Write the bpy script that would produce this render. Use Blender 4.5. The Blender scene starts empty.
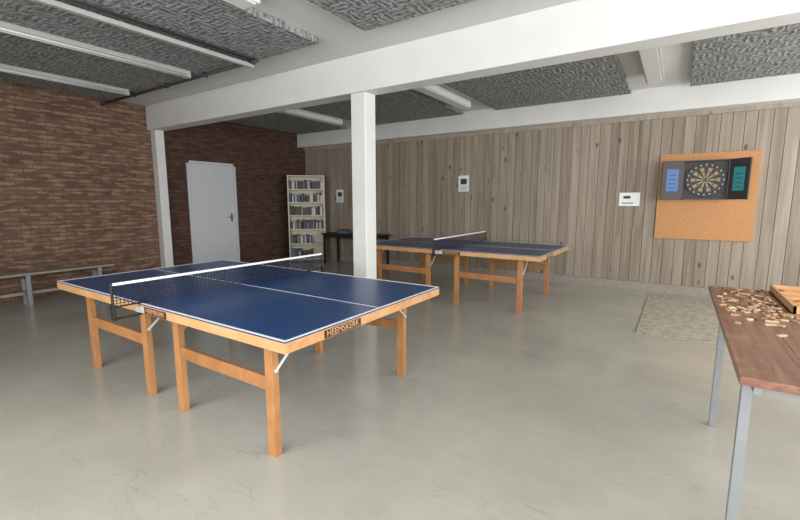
import bpy, bmesh, math, random
from mathutils import Vector, Matrix
random.seed(7)
S=bpy.context.scene
try:
    S.view_settings.view_transform='Standard'
except Exception: pass

# ---------------------------------------------------------------- materials
def srgb(r,g,b):
    f=lambda c:(c/255)/12.92 if c/255<=0.04045 else ((c/255+0.055)/1.055)**2.4
    return (f(r),f(g),f(b),1)
def newmat(name):
    m=bpy.data.materials.new(name); m.use_nodes=True
    nt=m.node_tree; b=nt.nodes['Principled BSDF']
    return m,nt,b
def plain(name,col,rough=0.5,metal=0.0,var=0.06,nscale=8,bump=0.0):
    m,nt,b=newmat(name); N=nt.nodes; L=nt.links
    tc=N.new('ShaderNodeTexCoord'); no=N.new('ShaderNodeTexNoise')
    no.inputs['Scale'].default_value=nscale; no.inputs['Detail'].default_value=4
    L.new(tc.outputs['Object'],no.inputs['Vector'])
    cr=N.new('ShaderNodeValToRGB')
    c=srgb(*col)
    cr.color_ramp.elements[0].position=0.3; cr.color_ramp.elements[1].position=0.7
    cr.color_ramp.elements[0].color=tuple([x*(1-var) for x in c[:3]]+[1])
    cr.color_ramp.elements[1].color=tuple([min(1,x*(1+var)) for x in c[:3]]+[1])
    L.new(no.outputs['Fac'],cr.inputs['Fac']); L.new(cr.outputs['Color'],b.inputs['Base Color'])
    b.inputs['Roughness'].default_value=rough; b.inputs['Metallic'].default_value=metal
    if bump>0:
        bp=N.new('ShaderNodeBump'); bp.inputs['Strength'].default_value=bump; bp.inputs['Distance'].default_value=0.01
        L.new(no.outputs['Fac'],bp.inputs['Height']); L.new(bp.outputs['Normal'],b.inputs['Normal'])
    return m
def wood(name,cols,scale,rough=0.55,island=0.5,nscale=3.0,bump=0.1,dist=0.6,knots=False,worn=None):
    m,nt,b=newmat(name); N=nt.nodes; L=nt.links
    tc=N.new('ShaderNodeTexCoord'); mp=N.new('ShaderNodeMapping'); mp.inputs['Scale'].default_value=scale
    L.new(tc.outputs['Object'],mp.inputs['Vector'])
    ge=N.new('ShaderNodeNewGeometry')
    ad=N.new('ShaderNodeVectorMath'); ad.operation='ADD'
    sc=N.new('ShaderNodeVectorMath'); sc.operation='SCALE'; sc.inputs['Scale'].default_value=37.0
    L.new(ge.outputs['Random Per Island'],sc.inputs[0])
    L.new(mp.outputs['Vector'],ad.inputs[0]); L.new(sc.outputs[0],ad.inputs[1])
    no=N.new('ShaderNodeTexNoise'); no.inputs['Scale'].default_value=nscale
    no.inputs['Detail'].default_value=6; no.inputs['Distortion'].default_value=dist
    L.new(ad.outputs[0],no.inputs['Vector'])
    m1=N.new('ShaderNodeMath'); m1.operation='MULTIPLY'; m1.inputs[1].default_value=1-island
    m2=N.new('ShaderNodeMath'); m2.operation='MULTIPLY'; m2.inputs[1].default_value=island
    m3=N.new('ShaderNodeMath'); m3.operation='ADD'
    L.new(no.outputs['Fac'],m1.inputs[0]); L.new(ge.outputs['Random Per Island'],m2.inputs[0])
    L.new(m1.outputs[0],m3.inputs[0]); L.new(m2.outputs[0],m3.inputs[1])
    cr=N.new('ShaderNodeValToRGB'); e=cr.color_ramp.elements
    n=len(cols)
    e[0].position=0.22; e[0].color=srgb(*cols[0]); e[1].position=0.78; e[1].color=srgb(*cols[-1])
    for i in range(1,n-1):
        x=e.new(0.22+0.56*i/(n-1)); x.color=srgb(*cols[i])
    L.new(m3.outputs[0],cr.inputs['Fac']); out=cr.outputs['Color']
    if knots:
        mp2=N.new('ShaderNodeMapping'); mp2.inputs['Scale'].default_value=(1,1,0.5); L.new(tc.outputs['Object'],mp2.inputs['Vector'])
        vo=N.new('ShaderNodeTexVoronoi'); vo.inputs['Scale'].default_value=4.6; L.new(mp2.outputs[0],vo.inputs['Vector'])
        ck=N.new('ShaderNodeValToRGB'); f=ck.color_ramp.elements
        f[0].position=0.06; f[0].color=(0.30,0.24,0.2,1); f[1].position=0.13; f[1].color=(1,1,1,1)
        L.new(vo.outputs['Distance'],ck.inputs['Fac'])
        mk=N.new('ShaderNodeMix'); mk.data_type='RGBA'; mk.blend_type='MULTIPLY'; mk.inputs[0].default_value=0.85
        L.new(out,mk.inputs[6]); L.new(ck.outputs['Color'],mk.inputs[7]); out=mk.outputs[2]
    if worn:
        n3=N.new('ShaderNodeTexNoise'); n3.inputs['Scale'].default_value=7; n3.inputs['Detail'].default_value=9; n3.inputs['Roughness'].default_value=0.8; n3.inputs['Distortion'].default_value=0.8
        L.new(tc.outputs['Object'],n3.inputs['Vector'])
        cw=N.new('ShaderNodeValToRGB'); f=cw.color_ramp.elements; f[0].position=0.54; f[0].color=(0,0,0,1); f[1].position=0.68; f[1].color=(0.75,0.75,0.75,1)
        L.new(n3.outputs['Fac'],cw.inputs['Fac'])
        mk=N.new('ShaderNodeMix'); mk.data_type='RGBA'; L.new(cw.outputs['Color'],mk.inputs[0]); L.new(out,mk.inputs[6]); mk.inputs[7].default_value=srgb(*worn); out=mk.outputs[2]
    L.new(out,b.inputs['Base Color'])
    b.inputs['Roughness'].default_value=rough
    bp=N.new('ShaderNodeBump'); bp.inputs['Strength'].default_value=bump; bp.inputs['Distance'].default_value=0.01
    L.new(no.outputs['Fac'],bp.inputs['Height']); L.new(bp.outputs['Normal'],b.inputs['Normal'])
    return m
def brick(name,cA,cB,cC,mortar):
    m,nt,b=newmat(name); N=nt.nodes; L=nt.links
    tc=N.new('ShaderNodeTexCoord'); sp=N.new('ShaderNodeSeparateXYZ'); co=N.new('ShaderNodeCombineXYZ')
    L.new(tc.outputs['Object'],sp.inputs[0]); L.new(sp.outputs['Y'],co.inputs['X']); L.new(sp.outputs['Z'],co.inputs['Y'])
    br=N.new('ShaderNodeTexBrick'); br.inputs['Scale'].default_value=1.0
    br.inputs['Brick Width'].default_value=0.215; br.inputs['Row Height'].default_value=0.0625
    br.inputs['Mortar Size'].default_value=0.006; br.inputs['Mortar Smooth'].default_value=0.2; br.inputs['Bias'].default_value=0.0
    br.inputs['Color1'].default_value=srgb(*cA); br.inputs['Color2'].default_value=srgb(*cB); br.inputs['Mortar'].default_value=srgb(*mortar)
    L.new(co.outputs[0],br.inputs['Vector'])
    no=N.new('ShaderNodeTexNoise'); no.inputs['Scale'].default_value=1.0; no.inputs['Detail'].default_value=2
    mp=N.new('ShaderNodeMapping'); mp.inputs['Scale'].default_value=(4.6,16,1); L.new(co.outputs[0],mp.inputs['Vector']); L.new(mp.outputs[0],no.inputs['Vector'])
    cr=N.new('ShaderNodeValToRGB'); cr.color_ramp.elements[0].position=0.48; cr.color_ramp.elements[1].position=0.62
    L.new(no.outputs['Fac'],cr.inputs['Fac'])
    mx=N.new('ShaderNodeMix'); mx.data_type='RGBA'
    L.new(cr.outputs['Color'],mx.inputs[0]); L.new(br.outputs['Color'],mx.inputs[6]); mx.inputs[7].default_value=srgb(*cC)
    mx2=N.new('ShaderNodeMix'); mx2.data_type='RGBA'
    L.new(br.outputs['Fac'],mx2.inputs[0]); L.new(mx.outputs[2],mx2.inputs[6]); mx2.inputs[7].default_value=srgb(*mortar)
    n2=N.new('ShaderNodeTexNoise'); n2.inputs['Scale'].default_value=60; L.new(co.outputs[0],n2.inputs['Vector'])
    mx3=N.new('ShaderNodeMix'); mx3.data_type='RGBA'; mx3.blend_type='MULTIPLY'; mx3.inputs[0].default_value=0.5
    L.new(mx2.outputs[2],mx3.inputs[6]); L.new(n2.outputs['Fac'],mx3.inputs[7])
    L.new(mx3.outputs[2],b.inputs['Base Color']); b.inputs['Roughness'].default_value=0.85
    bp=N.new('ShaderNodeBump'); bp.invert=True; bp.inputs['Strength'].default_value=0.7; bp.inputs['Distance'].default_value=0.01
    L.new(br.outputs['Fac'],bp.inputs['Height']); L.new(bp.outputs['Normal'],b.inputs['Normal'])
    return m
def panelmat(name):
    m,nt,b=newmat(name); N=nt.nodes; L=nt.links
    tc=N.new('ShaderNodeTexCoord')
    mp=N.new('ShaderNodeMapping')
    L.new(tc.outputs['Object'],mp.inputs['Vector'])
    no=N.new('ShaderNodeTexNoise'); no.inputs['Scale'].default_value=20; no.inputs['Detail'].default_value=3
    L.new(mp.outputs[0],no.inputs['Vector'])
    w1=N.new('ShaderNodeTexWave'); w1.bands_direction='X'; w1.inputs['Scale'].default_value=5.5; w1.inputs['Distortion'].default_value=5.5
    w2=N.new('ShaderNodeTexWave'); w2.bands_direction='Y'; w2.inputs['Scale'].default_value=5.5; w2.inputs['Distortion'].default_value=5.5
    for w in (w1,w2): w.inputs['Detail'].default_value=2.5; w.inputs['Detail Scale'].default_value=2.6
    ck=N.new('ShaderNodeTexChecker'); ck.inputs['Scale'].default_value=5.5
    for x in (w1,w2,ck): L.new(mp.outputs[0],x.inputs['Vector'])
    mx=N.new('ShaderNodeMix'); mx.data_type='FLOAT'
    L.new(ck.outputs['Fac'],mx.inputs[0]); L.new(w1.outputs['Fac'],mx.inputs[2]); L.new(w2.outputs['Fac'],mx.inputs[3])
    md=N.new('ShaderNodeMath'); md.operation='MULTIPLY_ADD'; md.inputs[1].default_value=0.32
    L.new(mx.outputs[0],md.inputs[0]); 
    m4=N.new('ShaderNodeMath'); m4.operation='MULTIPLY'; m4.inputs[1].default_value=0.8; L.new(no.outputs['Fac'],m4.inputs[0]); L.new(m4.outputs[0],md.inputs[2])
    cr=N.new('ShaderNodeValToRGB'); e=cr.color_ramp.elements
    e[0].position=0.3; e[0].color=srgb(94,96,97); e[1].position=0.78; e[1].color=srgb(166,168,167)
    L.new(md.outputs[0],cr.inputs['Fac']); L.new(cr.outputs['Color'],b.inputs['Base Color']); b.inputs['Roughness'].default_value=0.95
    bp=N.new('ShaderNodeBump'); bp.inputs['Strength'].default_value=0.7; bp.inputs['Distance'].default_value=0.03
    L.new(md.outputs[0],bp.inputs['Height']); L.new(bp.outputs['Normal'],b.inputs['Normal'])
    return m
def floormat():
    m,nt,b=newmat('floor_vinyl'); N=nt.nodes; L=nt.links
    tc=N.new('ShaderNodeTexCoord')
    no=N.new('ShaderNodeTexNoise'); no.inputs['Scale'].default_value=1.1; no.inputs['Detail'].default_value=8; no.inputs['Roughness'].default_value=0.65
    L.new(tc.outputs['Object'],no.inputs['Vector'])
    cr=N.new('ShaderNodeValToRGB'); e=cr.color_ramp.elements
    e[0].position=0.3; e[0].color=srgb(162,160,150); e[1].position=0.68; e[1].color=srgb(180,178,167)
    L.new(no.outputs['Fac'],cr.inputs['Fac'])
    col=cr.outputs['Color']
    for rot,sc,seedz,th in ((0.6,(0.5,3.0,1),0,0.005),(-0.9,(0.4,2.2,1),5,0.004),(1.9,(0.6,2.6,1),11,0.004),(2.6,(0.3,3.4,1),17,0.004)):
        mp=N.new('ShaderNodeMapping'); mp.inputs['Rotation'].default_value=(0,0,rot); mp.inputs['Scale'].default_value=sc; mp.inputs['Location'].default_value=(seedz,seedz,seedz)
        L.new(tc.outputs['Object'],mp.inputs['Vector'])
        vo=N.new('ShaderNodeTexNoise'); vo.inputs['Scale'].default_value=2.6; vo.inputs['Detail'].default_value=2; vo.inputs['Distortion'].default_value=0.8
        L.new(mp.outputs[0],vo.inputs['Vector'])
        c2=N.new('ShaderNodeValToRGB'); f=c2.color_ramp.elements
        f[0].position=0.62-th; f[0].color=(1,1,1,1); f[1].position=0.62; f[1].color=(0.68,0.67,0.65,1); x=f.new(0.62+th); x.color=(1,1,1,1)
        L.new(vo.outputs['Fac'],c2.inputs['Fac'])
        mx=N.new('ShaderNodeMix'); mx.data_type='RGBA'; mx.blend_type='MULTIPLY'; mx.inputs[0].default_value=0.5
        L.new(col,mx.inputs[6]); L.new(c2.outputs['Color'],mx.inputs[7]); col=mx.outputs[2]
    L.new(col,b.inputs['Base Color'])
    b.inputs['Specular IOR Level'].default_value=0.65
    rr=N.new('ShaderNodeMapRange'); rr.inputs[3].default_value=0.12; rr.inputs[4].default_value=0.26
    L.new(no.outputs['Fac'],rr.inputs[0]); L.new(rr.outputs[0],b.inputs['Roughness'])
    return m
def speckle(name,c1,c2,sc,thr=0.5,wid=0.1):
    m,nt,b=newmat(name); N=nt.nodes; L=nt.links
    tc=N.new('ShaderNodeTexCoord'); no=N.new('ShaderNodeTexNoise'); no.inputs['Scale'].default_value=sc; no.inputs['Detail'].default_value=6; no.inputs['Roughness'].default_value=0.75
    L.new(tc.outputs['Object'],no.inputs['Vector'])
    cr=N.new('ShaderNodeValToRGB'); e=cr.color_ramp.elements
    e[0].position=thr-wid; e[0].color=srgb(*c1); e[1].position=thr+wid; e[1].color=srgb(*c2)
    L.new(no.outputs['Fac'],cr.inputs['Fac']); L.new(cr.outputs['Color'],b.inputs['Base Color']); b.inputs['Roughness'].default_value=0.9
    return m
def bookmat():
    m,nt,b=newmat('book_spines'); N=nt.nodes; L=nt.links
    ge=N.new('ShaderNodeNewGeometry'); cr=N.new('ShaderNodeValToRGB'); cr.color_ramp.interpolation='CONSTANT'
    cols=[(60,50,45),(190,188,180),(50,64,96),(96,56,48),(205,200,192),(60,78,70),(34,34,40),(150,138,112),(90,106,122),(70,74,84)]
    e=cr.color_ramp.elements; e[0].color=srgb(*cols[0]); e[1].position=0.1; e[1].color=srgb(*cols[1])
    for i in range(2,10):
        x=e.new(i/10); x.color=srgb(*cols[i])
    L.new(ge.outputs['Random Per Island'],cr.inputs['Fac']); L.new(cr.outputs['Color'],b.inputs['Base Color']); b.inputs['Roughness'].default_value=0.5
    return m

M={}
M['white']=plain('white_paint',(220,220,217),0.6,var=0.03,nscale=3)
M['ceil']=plain('ceiling_paint',(212,212,210),0.8,var=0.03,nscale=2)
M['door']=plain('door_paint',(206,208,214),0.45,var=0.02)
M['grey']=plain('grey_frame',(150,150,150),0.5)
M['lampgrey']=plain('lamp_housing',(176,176,174),0.5)
M['black']=plain('black_plastic',(24,24,26),0.45)
M['dkgrey']=plain('dark_grey_cabinet',(62,57,56),0.5)
M['metal']=plain('steel',(150,153,156),0.35,0.8)
M['dmetal']=plain('painted_steel',(142,146,150),0.45,0.3)
M['brace']=plain('zinc_brace',(196,200,204),0.4,0.2)
M['blue']=plain('table_blue',(26,62,108),0.30,var=0.10,nscale=4)
M['line']=plain('white_line',(232,234,236),0.5,var=0.02)
M['oak']=wood('light_timber',[(142,94,54),(174,121,75),(194,143,94)],(1.5,1.5,1),0.45,0.35,6,0.05)
M['edge']=wood('edge_timber',[(178,130,84),(198,150,102),(212,168,122)],(1,3,3),0.45,0.2,4,0.03)
M['planks']=wood('grey_planks',[(116,103,90),(137,124,110),(150,138,123),(161,149,134),(174,161,145)],(6,6,0.3),0.75,0.24,2.4,0.22,1.0,True)
M['bench_top']=wood('worn_bench_timber',[(80,52,42),(116,78,62),(134,94,76),(150,112,92)],(9,0.8,9),0.32,0.12,2.2,0.15,1.5,False,(170,138,116))
M['benchgrey']=wood('bench_timber',[(120,112,104),(146,138,128),(160,152,142)],(6,0.5,6),0.5,0.3)
M['chips']=wood('wood_pieces',[(120,84,60),(164,124,92),(190,154,120),(206,180,152)],(3,3,3),0.6,0.8)
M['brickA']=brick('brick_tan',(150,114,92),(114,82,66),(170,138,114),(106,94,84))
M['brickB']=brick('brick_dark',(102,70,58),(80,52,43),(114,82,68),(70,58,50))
M['panel']=panelmat('acoustic_weave')
M['floor']=floormat()
M['mat']=speckle('mat_speckle',(146,138,122),(184,177,160),11,0.5,0.14)
M['cork']=speckle('cork',(184,132,88),(198,148,102),40)
M['books']=bookmat()
M['cream']=plain('cream_board',(208,200,182),0.5)
M['paper']=plain('paper',(236,238,240),0.7,var=0.01)
M['ink']=plain('ink',(60,62,66),0.7)
M['teal']=plain('teal_score',(60,160,168),0.35)
M['bluescore']=plain('blue_score',(38,96,160),0.35)
M['dred']=plain('dart_red',(120,34,30),0.7); M['dgreen']=plain('dart_green',(24,74,52),0.7); M['dcream']=plain('dart_cream',(160,144,118),0.8)
M['net']=plain('net_mesh',(22,30,48),0.8)
M['brown']=plain('brown_trim',(84,62,48),0.6)
M['label']=plain('label_dark',(52,30,22),0.5)
M['tube']=plain('lamp_tube',(225,226,226),0.3,var=0.0)
M['duct']=plain('dark_conduit',(62,60,60),0.5)
M['glassy']=plain('window_frame',(200,200,200),0.4)

# ---------------------------------------------------------------- geometry helpers
def col_link(o): S.collection.objects.link(o)
def empty(name,loc=(0,0,0),rz=0):
    e=bpy.data.objects.new(name,None); e.location=loc; e.rotation_euler=(0,0,rz); e.empty_display_size=0.1; col_link(e); return e
CF=[(0,1,3,2),(4,6,7,5),(0,4,5,1),(2,3,7,6),(0,2,6,4),(1,5,7,3)]
def add_box(bm,b,mat=None,mi=0):
    x0,y0,z0,x1,y1,z1=b
    vs=[]
    for x in (x0,x1):
        for y in (y0,y1):
            for z in (z0,z1):
                v=Vector((x,y,z)); 
                if mat is not None: v=mat@v
                vs.append(bm.verts.new(v))
    for f in CF:
        fa=bm.faces.new([vs[i] for i in f]); fa.material_index=mi
def add_rod(bm,p,q,r,seg=12,r2=None,mi=0):
    p=Vector(p);q=Vector(q);d=q-p
    mt=Matrix.Translation((p+q)/2)@d.to_track_quat('Z','Y').to_matrix().to_4x4()
    ret=bmesh.ops.create_cone(bm,cap_ends=True,segments=seg,radius1=r,radius2=r if r2 is None else r2,depth=d.length,matrix=mt)
    for v in ret['verts']:
        for f in v.link_faces: f.material_index=mi
def finish(bm,name,mats,parent=None,bevel=0,smooth=False):
    bmesh.ops.recalc_face_normals(bm,faces=bm.faces)
    me=bpy.data.meshes.new(name); bm.to_mesh(me); bm.free()
    for m in (mats if isinstance(mats,(list,tuple)) else [mats]): me.materials.append(M[m])
    o=bpy.data.objects.new(name,me); col_link(o)
    if parent: o.parent=parent
    if bevel>0:
        md=o.modifiers.new('bevel','BEVEL'); md.width=bevel; md.segments=2; md.limit_method='ANGLE'
    if smooth:
        for p in me.polygons: p.use_smooth=len(p.vertices)==4
    return o
def boxes(name,bl,mat,parent=None,bevel=0):
    bm=bmesh.new()
    for b in bl: add_box(bm,b)
    return finish(bm,name,mat,parent,bevel)
def rods(name,rl,mat,parent=None,seg=12):
    bm=bmesh.new()
    for p,q,r in rl: add_rod(bm,p,q,r,seg)
    return finish(bm,name,mat,parent,0,True)
def text(name,s,size,mat,parent,loc,rot):
    c=bpy.data.curves.new(name,'FONT'); c.body=s; c.size=size; c.extrude=0.0008; c.align_x='CENTER'; c.align_y='CENTER'
    c.materials.append(M[mat]); o=bpy.data.objects.new(name,c); col_link(o); o.parent=parent; o.location=loc; o.rotation_euler=rot; return o

XL,XR,YB,YF,ZC=-7.87,3.2,7.65,-1.9,3.05
YBEAM0,YBEAM1=3.90,4.14
# ---------------------------------------------------------------- room shell
boxes('floor',[(XL-0.2,YF-0.2,-0.1,XR+0.2,YB+0.2,0)],'floor')
boxes('ceiling',[(XL-0.2,YF-0.2,ZC,XR+0.2,YB+0.2,ZC+0.15)],'ceil')
boxes('wall_left',[(XL-0.2,YF-0.2,0,XL,4.02,ZC)],'brickA')
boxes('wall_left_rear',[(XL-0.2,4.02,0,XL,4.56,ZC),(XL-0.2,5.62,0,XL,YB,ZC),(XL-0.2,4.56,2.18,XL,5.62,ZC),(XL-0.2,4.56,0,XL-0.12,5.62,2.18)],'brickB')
bm=bmesh.new()
x=XL
while x<XR:
    w=random.choice([0.118,0.135,0.135,0.15,0.165]); x2=min(x+w,XR)
    if x2-x>0.02: add_box(bm,(x+0.003,YB-0.004*random.random(),0.0,x2-0.003,YB+0.02,2.72))
    x=x2
finish(bm,'wall_back',['planks'])
boxes('wall_back_structure',[(XL,YB+0.02,0,XR+0.2,YB+0.2,ZC)],'brown')
boxes('trim_1',[(XL,7.40,2.70,XR,YB+0.02,ZC)],'white')
boxes('trim_2',[(XL,YB-0.03,2.64,XR,YB-0.004,2.70)],'planks')
boxes('baseboard_back',[(XL,YB-0.05,0,XR,YB-0.004,0.13)],'benchgrey')
boxes('beam',[(XL,YBEAM0,2.64,XR,YBEAM1,ZC)],'white',None,0.008)
boxes('column',[(-3.27,3.92,0,-3.06,4.12,2.64)],'white',None,0.01)
boxes('column',[(XL,3.95,0,XL+0.17,4.10,2.64)],'white',None,0.01)
boxes('wall_front',[(XL,YF-0.2,0,XR,YF,0.85),(XL,YF-0.2,2.75,XR,YF,ZC),(XL,YF-0.2,0.85,-4.9,YF,2.75),(2.7,YF-0.2,0.85,XR,YF,2.75)],'white')
boxes('window_1',[(-4.9+i*1.9-0.03,YF-0.12,0.85,-4.9+i*1.9+0.03,YF-0.06,2.75) for i in range(5)]+[(-4.9,YF-0.12,0.85,2.7,YF-0.06,0.91),(-4.9,YF-0.12,2.69,2.7,YF-0.06,2.75)],'glassy')
boxes('wall_right',[(XR,YF-0.2,0,XR+0.2,YB,0.85),(XR,YF-0.2,2.75,XR+0.2,YB,ZC),(XR,YF-0.2,0.85,XR+0.2,-1.5,2.75),(XR,7.0,0.85,XR+0.2,YB,2.75),(XR,3.7,0.85,XR+0.2,4.4,2.75)],'white')
boxes('window_2',[(XR+0.06,y-0.03,0.85,XR+0.12,y+0.03,2.75) for y in (-1.47,0.2,1.9,3.67,4.43,5.7,6.97)],'glassy')

# ---------------------------------------------------------------- acoustic ceiling panels (one suspended set)
def panel(x0,x1,y0,y1,z0=2.985):
    boxes('acoustic_ceiling_panel',[(x0,y0,z0,x1,y1,ZC)],'panel')
panel(-2.58,-0.70,0.2,3.31); panel(0.0,2.1,0.2,3.31)
panel(-5.30,-3.16,-1.5,3.30); panel(-7.60,-5.33,-1.5,3.30)
panel(-2.8,-0.72,4.45,7.30); panel(0.0,2.1,4.45,7.30)
panel(-5.55,-3.42,4.45,7.30); panel(-7.70,-6.15,4.45,7.30)

# ---------------------------------------------------------------- light fixtures
def fixture(x,y0,y1,top=ZC,tubes=True,w=0.16,h=0.09,mat='white'):
    e=empty('fluorescent_light',(x,(y0+y1)/2,top)); l=(y1-y0)/2
    boxes('housing',[(-w/2,-l,-h,w/2,l,0)],mat,e,0.01)
    if tubes:
        rods('tubes',[((-w*0.25,-l+0.04,-h-0.012),(-w*0.25,l-0.04,-h-0.012),0.013),((w*0.25,-l+0.04,-h-0.012),(w*0.25,l-0.04,-h-0.012),0.013)],'tube',e)
        boxes('end_caps',[(-w/2+.01,-l,-h-0.03,w/2-.01,-l+0.05,-h),(-w/2+.01,l-0.05,-h-0.03,w/2-.01,l,-h)],mat,e)
    else:
        boxes('diffuser',[(-w/2+0.02,-l+0.03,-h-0.012,w/2-0.02,l-0.03,-h)],'tube',e,0.004)
fixture(-2.95,0.7,2.35,w=0.2,tubes=False,h=0.11)
fixture(-3.08,4.9,6.65,w=0.2,tubes=False,h=0.11)
fixture(-0.38,4.9,6.55,w=0.2,tubes=False,h=0.13,mat='lampgrey')
fixture(-0.35,0.7,2.35,w=0.2,tubes=False,h=0.11)
fixture(-5.85,4.9,6.65,w=0.2,tubes=False,h=0.11)
fixture(-5.15,-0.6,3.1,top=2.985,w=0.11,h=0.05,mat='lampgrey')
fixture(-6.7,-0.6,3.1,top=2.985,w=0.11,h=0.05,mat='lampgrey')
e=empty('ceiling_rail',(-4.13,1.3,2.985)); boxes('rail',[(-0.025,-2.0,-0.09,0.025,1.95,-0.05)],'lampgrey',e,0.004)
boxes('hangers',[(-0.015,y-0.02,-0.05,0.015,y+0.02,0) for y in (-1.8,-0.6,0.6,1.85)],'metal',e)
rods('rail_cable',[((0.06,-2.0,-0.03),(0.06,1.95,-0.03),0.012),((0.10,-2.0,-0.03),(0.10,1.95,-0.03),0.008)],'duct',e)
e=empty('ceiling_conduit',(-5.6,3.22,2.95)); rods('pipe',[((-2.25,0,0),(1.6,0,0),0.018)],'duct',e)
boxes('clips',[(x-0.012,-0.03,-0.025,x+0.012,0.03,0.035) for x in (-2.1,-1.2,-0.3,0.6,1.5)],'duct',e)

# ---------------------------------------------------------------- door
e=empty('door_1',(XL,5.09,0))
boxes('frame',[(-0.1,-0.53,0,0.02,-0.48,2.18),(-0.1,0.48,0,0.02,0.53,2.18),(-0.1,-0.53,2.13,0.02,0.53,2.18)],'door',e,0.003)
boxes('leaf',[(-0.06,-0.478,0.01,-0.01,0.478,2.128)],'door',e,0.003)
bm=bmesh.new(); add_box(bm,(-0.01,0.38,0.98,-0.004,0.42,1.16)); add_rod(bm,(-0.005,0.40,1.08),(0.05,0.40,1.08),0.009); add_rod(bm,(0.045,0.405,1.08),(0.045,0.29,1.08),0.009)
finish(bm,'handle',['metal'],e)

# ---------------------------------------------------------------- table tennis table
def pingpong(loc,legs,ylegs):
    e=empty('table_tennis_table',loc)
    H=0.76; hl,hw=1.37,0.7625
    for i,s in enumerate((-1,1)):
        x0,x1=(-hl,-0.004) if s<0 else (0.004,hl)
        boxes('top_%d'%(i+1),[(x0,-hw,H-0.008,x1,hw,H)],'blue',e)
        boxes('frame_%d'%(i+1),[(x0,-hw,H-0.062,x1,-hw+0.025,H-0.008),(x0,hw-0.025,H-0.062,x1,hw,H-0.008),
              (x0,-hw+0.025,H-0.062,x0+0.025,hw-0.025,H-0.008),(x1-0.025,-hw+0.025,H-0.062,x1,hw-0.025,H-0.008),
              (x0+0.025,-0.02,H-0.05,x1-0.025,0.02,H-0.008)],'edge',e,0.002)
        z0,z1=H,H+0.0012; w=0.016
        xe=(x0,x0+w) if s<0 else (x1-w,x1)
        boxes('lines_%d'%(i+1),[(x0,-hw,z0,x1,-hw+w,z1),(x0,hw-w,z0,x1,hw,z1),(xe[0],-hw+w,z0,xe[1],hw-w,z1),(x0,-0.0015,z0,x1,0.0015,z1)],'line',e)
    pair=[(legs[0],legs[1]),(legs[2],legs[3])]
    st=[];k=1
    for a,b in pair:
        for y in ylegs:
            for x in (a,b):
                boxes('leg_%d'%k,[(x-0.032,y-0.022,0,x+0.032,y+0.022,H-0.008)],'oak',e,0.003); k+=1
            st.append((a+0.03,y-0.012,0.375,b-0.03,y+0.012,0.455))
    boxes('stretchers',st,'oak',e,0.003)
    bm=bmesh.new()
    for a,b in pair:
        for y in ylegs:
            sy=1 if y<0 else -1
            for x,sx in ((a,-1),(b,1)):
                add_rod(bm,(x+sx*0.036,y,0.50),(x+sx*0.036,y+sy*0.26,H-0.03),0.008,8)
                add_rod(bm,(x,y,0.50),(x+sx*0.042,y,0.50),0.011,8)
    add_box(bm,(-0.05,-hw-0.003,H-0.06,0.05,-hw,H-0.02)); add_box(bm,(-0.05,hw,H-0.06,0.05,hw+0.003,H-0.02))
    finish(bm,'braces',['brace'],e)
    nh=0.1525; ny=0.915
    bm=bmesh.new(); n=int(2*ny/0.022)
    for i in range(n+1):
        y=-ny+2*ny*i/n; add_box(bm,(-0.0012,y-0.0016,H+0.004,0.0012,y+0.0016,H+nh-0.01))
    for j in range(8):
        z=H+0.006+j*(nh-0.018)/7; add_box(bm,(-0.0014,-ny,z-0.0016,0.0014,ny,z+0.0016))
    finish(bm,'net',['net'],e)
    boxes('net_tape',[(-0.004,-ny,H+nh-0.014,0.004,ny,H+nh+0.002)],'line',e)
    bm=bmesh.new()
    for sy in (-1,1):
        add_rod(bm,(0,sy*ny,H-0.05),(0,sy*ny,H+nh+0.004),0.008,10)
        add_box(bm,(-0.015,min(sy*(hw-0.04),sy*(ny+0.008)),H-0.074,0.015,max(sy*(hw-0.04),sy*(ny+0.008)),H-0.066))
        add_box(bm,(-0.015,min(sy*(hw-0.05),sy*(ny+0.008)),H+0.0015,0.015,max(sy*(hw-0.05),sy*(ny+0.008)),H+0.007))
        add_box(bm,(-0.012,min(sy*(ny-0.012),sy*(ny+0.01)),H-0.078,0.012,max(sy*(ny-0.012),sy*(ny+0.01)),H+0.02))
    finish(bm,'net_posts',['black'],e,0.002)
    lz=H-0.036
    boxes('label_long',[(0.06,-hw-0.002,lz-0.022,0.32,-hw,lz+0.022)],'label',e)
    text('label_long_text','HEEMSKERK',0.042,'edge',e,(0.19,-hw-0.003,lz),(math.pi/2,0,0))
    boxes('label_end',[(hl,-0.50,lz-0.022,hl+0.002,-0.20,lz+0.022)],'label',e)
    text('label_end_text','HEEMSKERK',0.05,'edge',e,(hl+0.003,-0.35,lz),(math.pi/2,0,math.pi/2))
    return e
pingpong((-2.86,2.045,0),(-1.20,-0.29,0.14,1.065),(-0.60,0.70))
pingpong((-2.69,5.80,0),(-1.12,-0.25,0.20,1.08),(-0.60,0.70))

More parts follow.
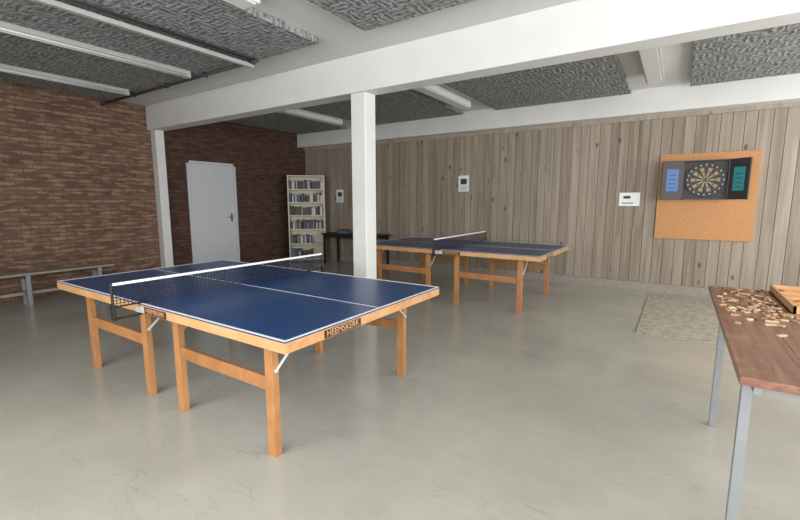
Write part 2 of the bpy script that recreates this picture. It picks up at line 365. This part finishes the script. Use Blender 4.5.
# ---------------------------------------------------------------- workbench table at right
bx,by=0.225,1.84
e=empty('workbench',(bx,by,0)); L_=1.94; W_=0.85; H=0.80
boxes('top',[(i*W_/4+0.0006,0,H-0.03,(i+1)*W_/4-0.0006,L_,H) for i in range(4)],'bench_top',e,0.002)
boxes('apron',[(0.05,0.06,H-0.075,0.075,L_-0.06,H-0.03),(W_-0.075,0.06,H-0.075,W_-0.05,L_-0.06,H-0.03),(0.075,0.10,H-0.075,W_-0.075,0.125,H-0.03),(0.075,L_-0.085,H-0.075,W_-0.075,L_-0.06,H-0.03)],'dmetal',e)
k=1
for x in (0.055,W_-0.055):
    for y in (0.24,1.34):
        boxes('leg_%d'%k,[(x-0.018,y-0.018,0,x+0.018,y+0.018,H-0.03)],'dmetal',e,0.003); k+=1
e=empty('wooden_tray',(0.80,3.38,H))
bl=[(-0.24,-0.36,0,0.24,0.36,0.008),(-0.24,-0.36,0,-0.228,0.36,0.05),(0.228,-0.36,0,0.24,0.36,0.05),(-0.24,-0.36,0,0.24,-0.348,0.05),(-0.24,0.348,0,0.24,0.36,0.05)]
bl+=[(-0.228,y,0.008,0.228,y+0.008,0.042) for y in (-0.2,-0.03,0.15)]+[(0.0,-0.35,0.008,0.008,0.35,0.042)]
boxes('tray',bl,'edge',e)
bm=bmesh.new()
for i in range(60):
    x=random.uniform(-0.2,0.2); y=random.uniform(-0.32,0.32); a=random.uniform(0,3.14)
    mt=Matrix.Translation((x,y,0.01+random.uniform(0,0.012)))@Matrix.Rotation(a,4,'Z'); add_box(bm,(-0.02,-0.01,0,0.02,0.01,0.012),mt)
finish(bm,'pieces',['chips'],e)
e=empty('wooden_pieces_pile',(0.42,3.10,H))
bm=bmesh.new()
for i in range(190):
    y=random.gauss(0.05,0.3); y=max(-0.65,min(0.6,y))
    x=random.gauss(0,0.09); lim=0.09 if y>-0.12 else 0.4
    if y<-0.15: x+=random.uniform(0,0.25)
    x=max(-0.16,min(lim,x)); a=random.uniform(0,3.14)
    l=random.uniform(0.010,0.028)
    mt=Matrix.Translation((x,y,random.choice([0,0,0,0.008])))@Matrix.Rotation(a,4,'Z'); add_box(bm,(-l,-0.008,0,l,0.008,0.008),mt)
finish(bm,'pieces',['chips'],e)

# ---------------------------------------------------------------- dart corner
e=empty('dart_backboard',(0.30,YB-0.004,1.475)); boxes('cork_panel',[(-0.59,-0.022,-0.63,0.59,0,0.63)],'cork',e,0.002)
e=empty('dartboard_cabinet',(0.285,YB-0.026,1.715))
cw,ch,cd=0.27,0.28,0.10
boxes('box',[(-cw,-0.012,-ch,cw,0,ch),(-cw,-cd,-ch,-cw+0.015,-0.012,ch),(cw-0.015,-cd,-ch,cw,-0.012,ch),(-cw,-cd,ch-0.015,cw,-0.012,ch),(-cw,-cd,-ch,cw,-0.012,-ch+0.015)],'dkgrey',e)
bm=bmesh.new(); add_rod(bm,(0,-0.012,0),(0,-0.07,0),0.24,48); finish(bm,'board_body',['black'],e)
bm=bmesh.new()
R=[0.0,0.008,0.018,0.10,0.112,0.16,0.172]; k=1.08; R=[r*k for r in R]
def seg(r0,r1,a0,a1,mi):
    pts=[]
    n=3
    for i in range(n+1):
        a=a0+(a1-a0)*i/n; pts.append((r1*math.cos(a),r1*math.sin(a)))
    for i in range(n,-1,-1):
        a=a0+(a1-a0)*i/n
        if r0>0: pts.append((r0*math.cos(a),r0*math.sin(a)))
    if r0==0: pts.append((0,0))
    f=bm.faces.new([bm.verts.new((p[0],-0.072,p[1])) for p in pts]); f.material_index=mi
for s in range(20):
    a0=math.radians(-9+18*s); a1=a0+math.radians(18); od=s%2
    seg(R[0],R[1],a0,a1,2); seg(R[1],R[2],a0,a1,3)
    seg(R[2],R[3],a0,a1,0 if od else 1); seg(R[3],R[4],a0,a1,3 if not od else 2)
    seg(R[4],R[5],a0,a1,0 if od else 1); seg(R[5],R[6],a0,a1,3 if not od else 2)
finish(bm,'board_face',['black','dcream','dred','dgreen'],e)
bm=bmesh.new()
for s in range(20):
    a=math.radians(18*s); r=0.212
    add_box(bm,(-0.008,-0.073,-0.011,0.008,-0.0705,0.011),Matrix.Translation((r*math.cos(a),0,r*math.sin(a))))
finish(bm,'numbers',['lampgrey'],e)
def cabdoor(name,side,ang,scol):
    d=bpy.data.objects.new(name,None); col_link(d); d.parent=e; d.location=(side*cw,-cd,0); d.rotation_euler=(0,0,ang)
    w=0.27
    s=side
    X=lambda a,b:(min(s*a,s*b),max(s*a,s*b))
    x0,x1=X(0,w); boxes(name+'_leaf',[(x0,-0.004,-ch,x1,0.018,ch)],'dkgrey',d,0.003)
    x0,x1=X(0.06,w-0.06); boxes(name+'_score',[(x0,-0.007,-ch+0.12,x1,-0.004,ch-0.12)],scol,d)
    x0,x1=X(0.09,w-0.09); boxes(name+'_marks',[(x0,-0.009,z-0.005,x1,-0.007,z+0.005) for z in (-0.11,-0.05,0.01,0.07)],'ink',d)
cabdoor('door_l',-1,math.radians(14),'bluescore')
cabdoor('door_r',1,math.radians(-42),'teal')
e=empty('floor_mat',(0.30,6.26,0)); boxes('mat',[(-0.59,-1.19,0,0.59,1.19,0.012)],'mat',e,0.004)

# ---------------------------------------------------------------- notices
def notice(name,x,z,w,h,kind):
    e=empty(name,(x,YB-0.005,z)); boxes('sheet',[(-w/2,-0.003,-h/2,w/2,0,h/2)],'paper',e)
    if kind==0:
        bl=[(-w*0.3,-0.004,h*0.05,w*0.05,-0.003,h*0.25),(-w*0.35,-0.004,-h*0.32,w*0.2,-0.003,-h*0.25)]
    else: bl=[(-w*0.3,-0.004,-h*0.05,w*0.3,-0.003,h*0.3)]+[(-w*0.35,-0.004,-h*(0.15+0.08*i)-0.006,w*0.3,-0.003,-h*(0.15+0.08*i)) for i in range(4)]
    boxes('print',bl,'ink',e)
notice('paper_notice',-0.67,1.44,0.29,0.21,0)
notice('paper_notice',-3.55,1.75,0.22,0.31,1)
notice('paper_notice',-6.75,1.53,0.22,0.30,1)

# ---------------------------------------------------------------- bookshelf in the corner
e=empty('bookshelf',(-7.30,7.10,0),math.radians(40))
w,dp,Hs=0.42,0.13,2.0
bl=[(-w,-dp,0,-w+0.03,dp,Hs),(w-0.03,-dp,0,w,dp,Hs),(-w,dp-0.01,0,w,dp,Hs)]
zs=[0.06,0.40,0.74,1.06,1.36,1.66,Hs-0.03]
bl+=[(-w+0.03,-dp,z,w-0.03,dp-0.01,z+0.028) for z in zs]
boxes('carcass',bl,'cream',e,0.002)
bm=bmesh.new()
for zi,z in enumerate(zs[:-1]):
    x=-w+0.04
    lim=w-0.05 if zi>1 else w-0.3
    while x<lim:
        t=random.uniform(0.018,0.045); h=random.uniform(0.15,0.22); d=random.uniform(0.13,0.18)
        if random.random()<0.92: add_box(bm,(x,-dp+0.02,z+0.028,x+t,-dp+0.02+d,z+0.028+h))
        x+=t+0.001
finish(bm,'books',['books'],e)

# ---------------------------------------------------------------- dark side table by the wall
e=empty('side_table',(-6.0,7.28,0))
boxes('top',[(-0.78,-0.28,0.66,0.78,0.28,0.69)],'black',e,0.003)
boxes('legs',[(sx*0.72-0.02,sy*0.23-0.02,0,sx*0.72+0.02,sy*0.23+0.02,0.66) for sx in (-1,1) for sy in (-1,1)],'black',e)
boxes('rails',[(-0.7,-0.24,0.60,0.7,-0.22,0.66),(-0.7,0.22,0.60,0.7,0.24,0.66)],'black',e)
e=empty('book_stack',(-6.3,7.25,0.69)); bm=bmesh.new()
for i in range(4):
    add_box(bm,(-0.12,-0.09,i*0.022,0.12,0.09,i*0.022+0.022),Matrix.Rotation(random.uniform(-.3,.3),4,'Z'))
finish(bm,'books',['books'],e)

# ---------------------------------------------------------------- gym bench by brick wall
e=empty('bench',(-7.40,1.45,0))
boxes('seat',[(-0.15,-1.5,0.42,-0.005,1.5,0.45),(0.005,-1.5,0.42,0.15,1.5,0.45)],'benchgrey',e,0.004)
boxes('rail',[(-0.03,-1.4,0.14,0.03,1.4,0.18)],'benchgrey',e,0.003)
k=1
for y in (-1.35,0.45,1.3):
    boxes('leg_%d'%k,[(-0.13,y-0.025,0.36,0.13,y+0.025,0.42),(-0.12,y-0.025,0,-0.07,y+0.025,0.36),(0.07,y-0.025,0,0.12,y+0.025,0.36),(-0.07,y-0.025,0.13,0.07,y+0.025,0.19)],'dmetal',e,0.003); k+=1

# ---------------------------------------------------------------- light
w=bpy.data.worlds.new('World'); S.world=w; w.use_nodes=True
bg=w.node_tree.nodes['Background']; bg.inputs[0].default_value=(0.88,0.94,1.0,1); bg.inputs[1].default_value=1.5
def area(name,loc,rot,sx,sy,power,col):
    l=bpy.data.lights.new(name,'AREA'); l.shape='RECTANGLE'; l.size=sx; l.size_y=sy; l.energy=power; l.color=col
    o=bpy.data.objects.new(name,l); o.location=loc; o.rotation_euler=rot; col_link(o)
area('window_light_front',(-0.6,YF+0.3,1.75),(math.radians(79),0,math.radians(-4)),6.0,1.8,212,(1,0.99,0.975))
area('window_light_right',(XR-0.05,1.2,1.8),(math.radians(88),0,math.radians(90)),5.0,1.85,175,(1,0.99,0.975))
area('window_light_right_rear',(XR-0.05,5.7,1.8),(math.radians(90),0,math.radians(90)),2.4,1.85,95,(1,0.99,0.975))

# ---------------------------------------------------------------- camera
c=bpy.data.cameras.new('camera'); c.sensor_width=36; c.lens=420/800*36; c.clip_start=0.05
o=bpy.data.objects.new('camera',c); o.location=(0,0,1.414); o.rotation_euler=(math.radians(82.0),0,math.radians(33.4)); col_link(o); S.camera=o
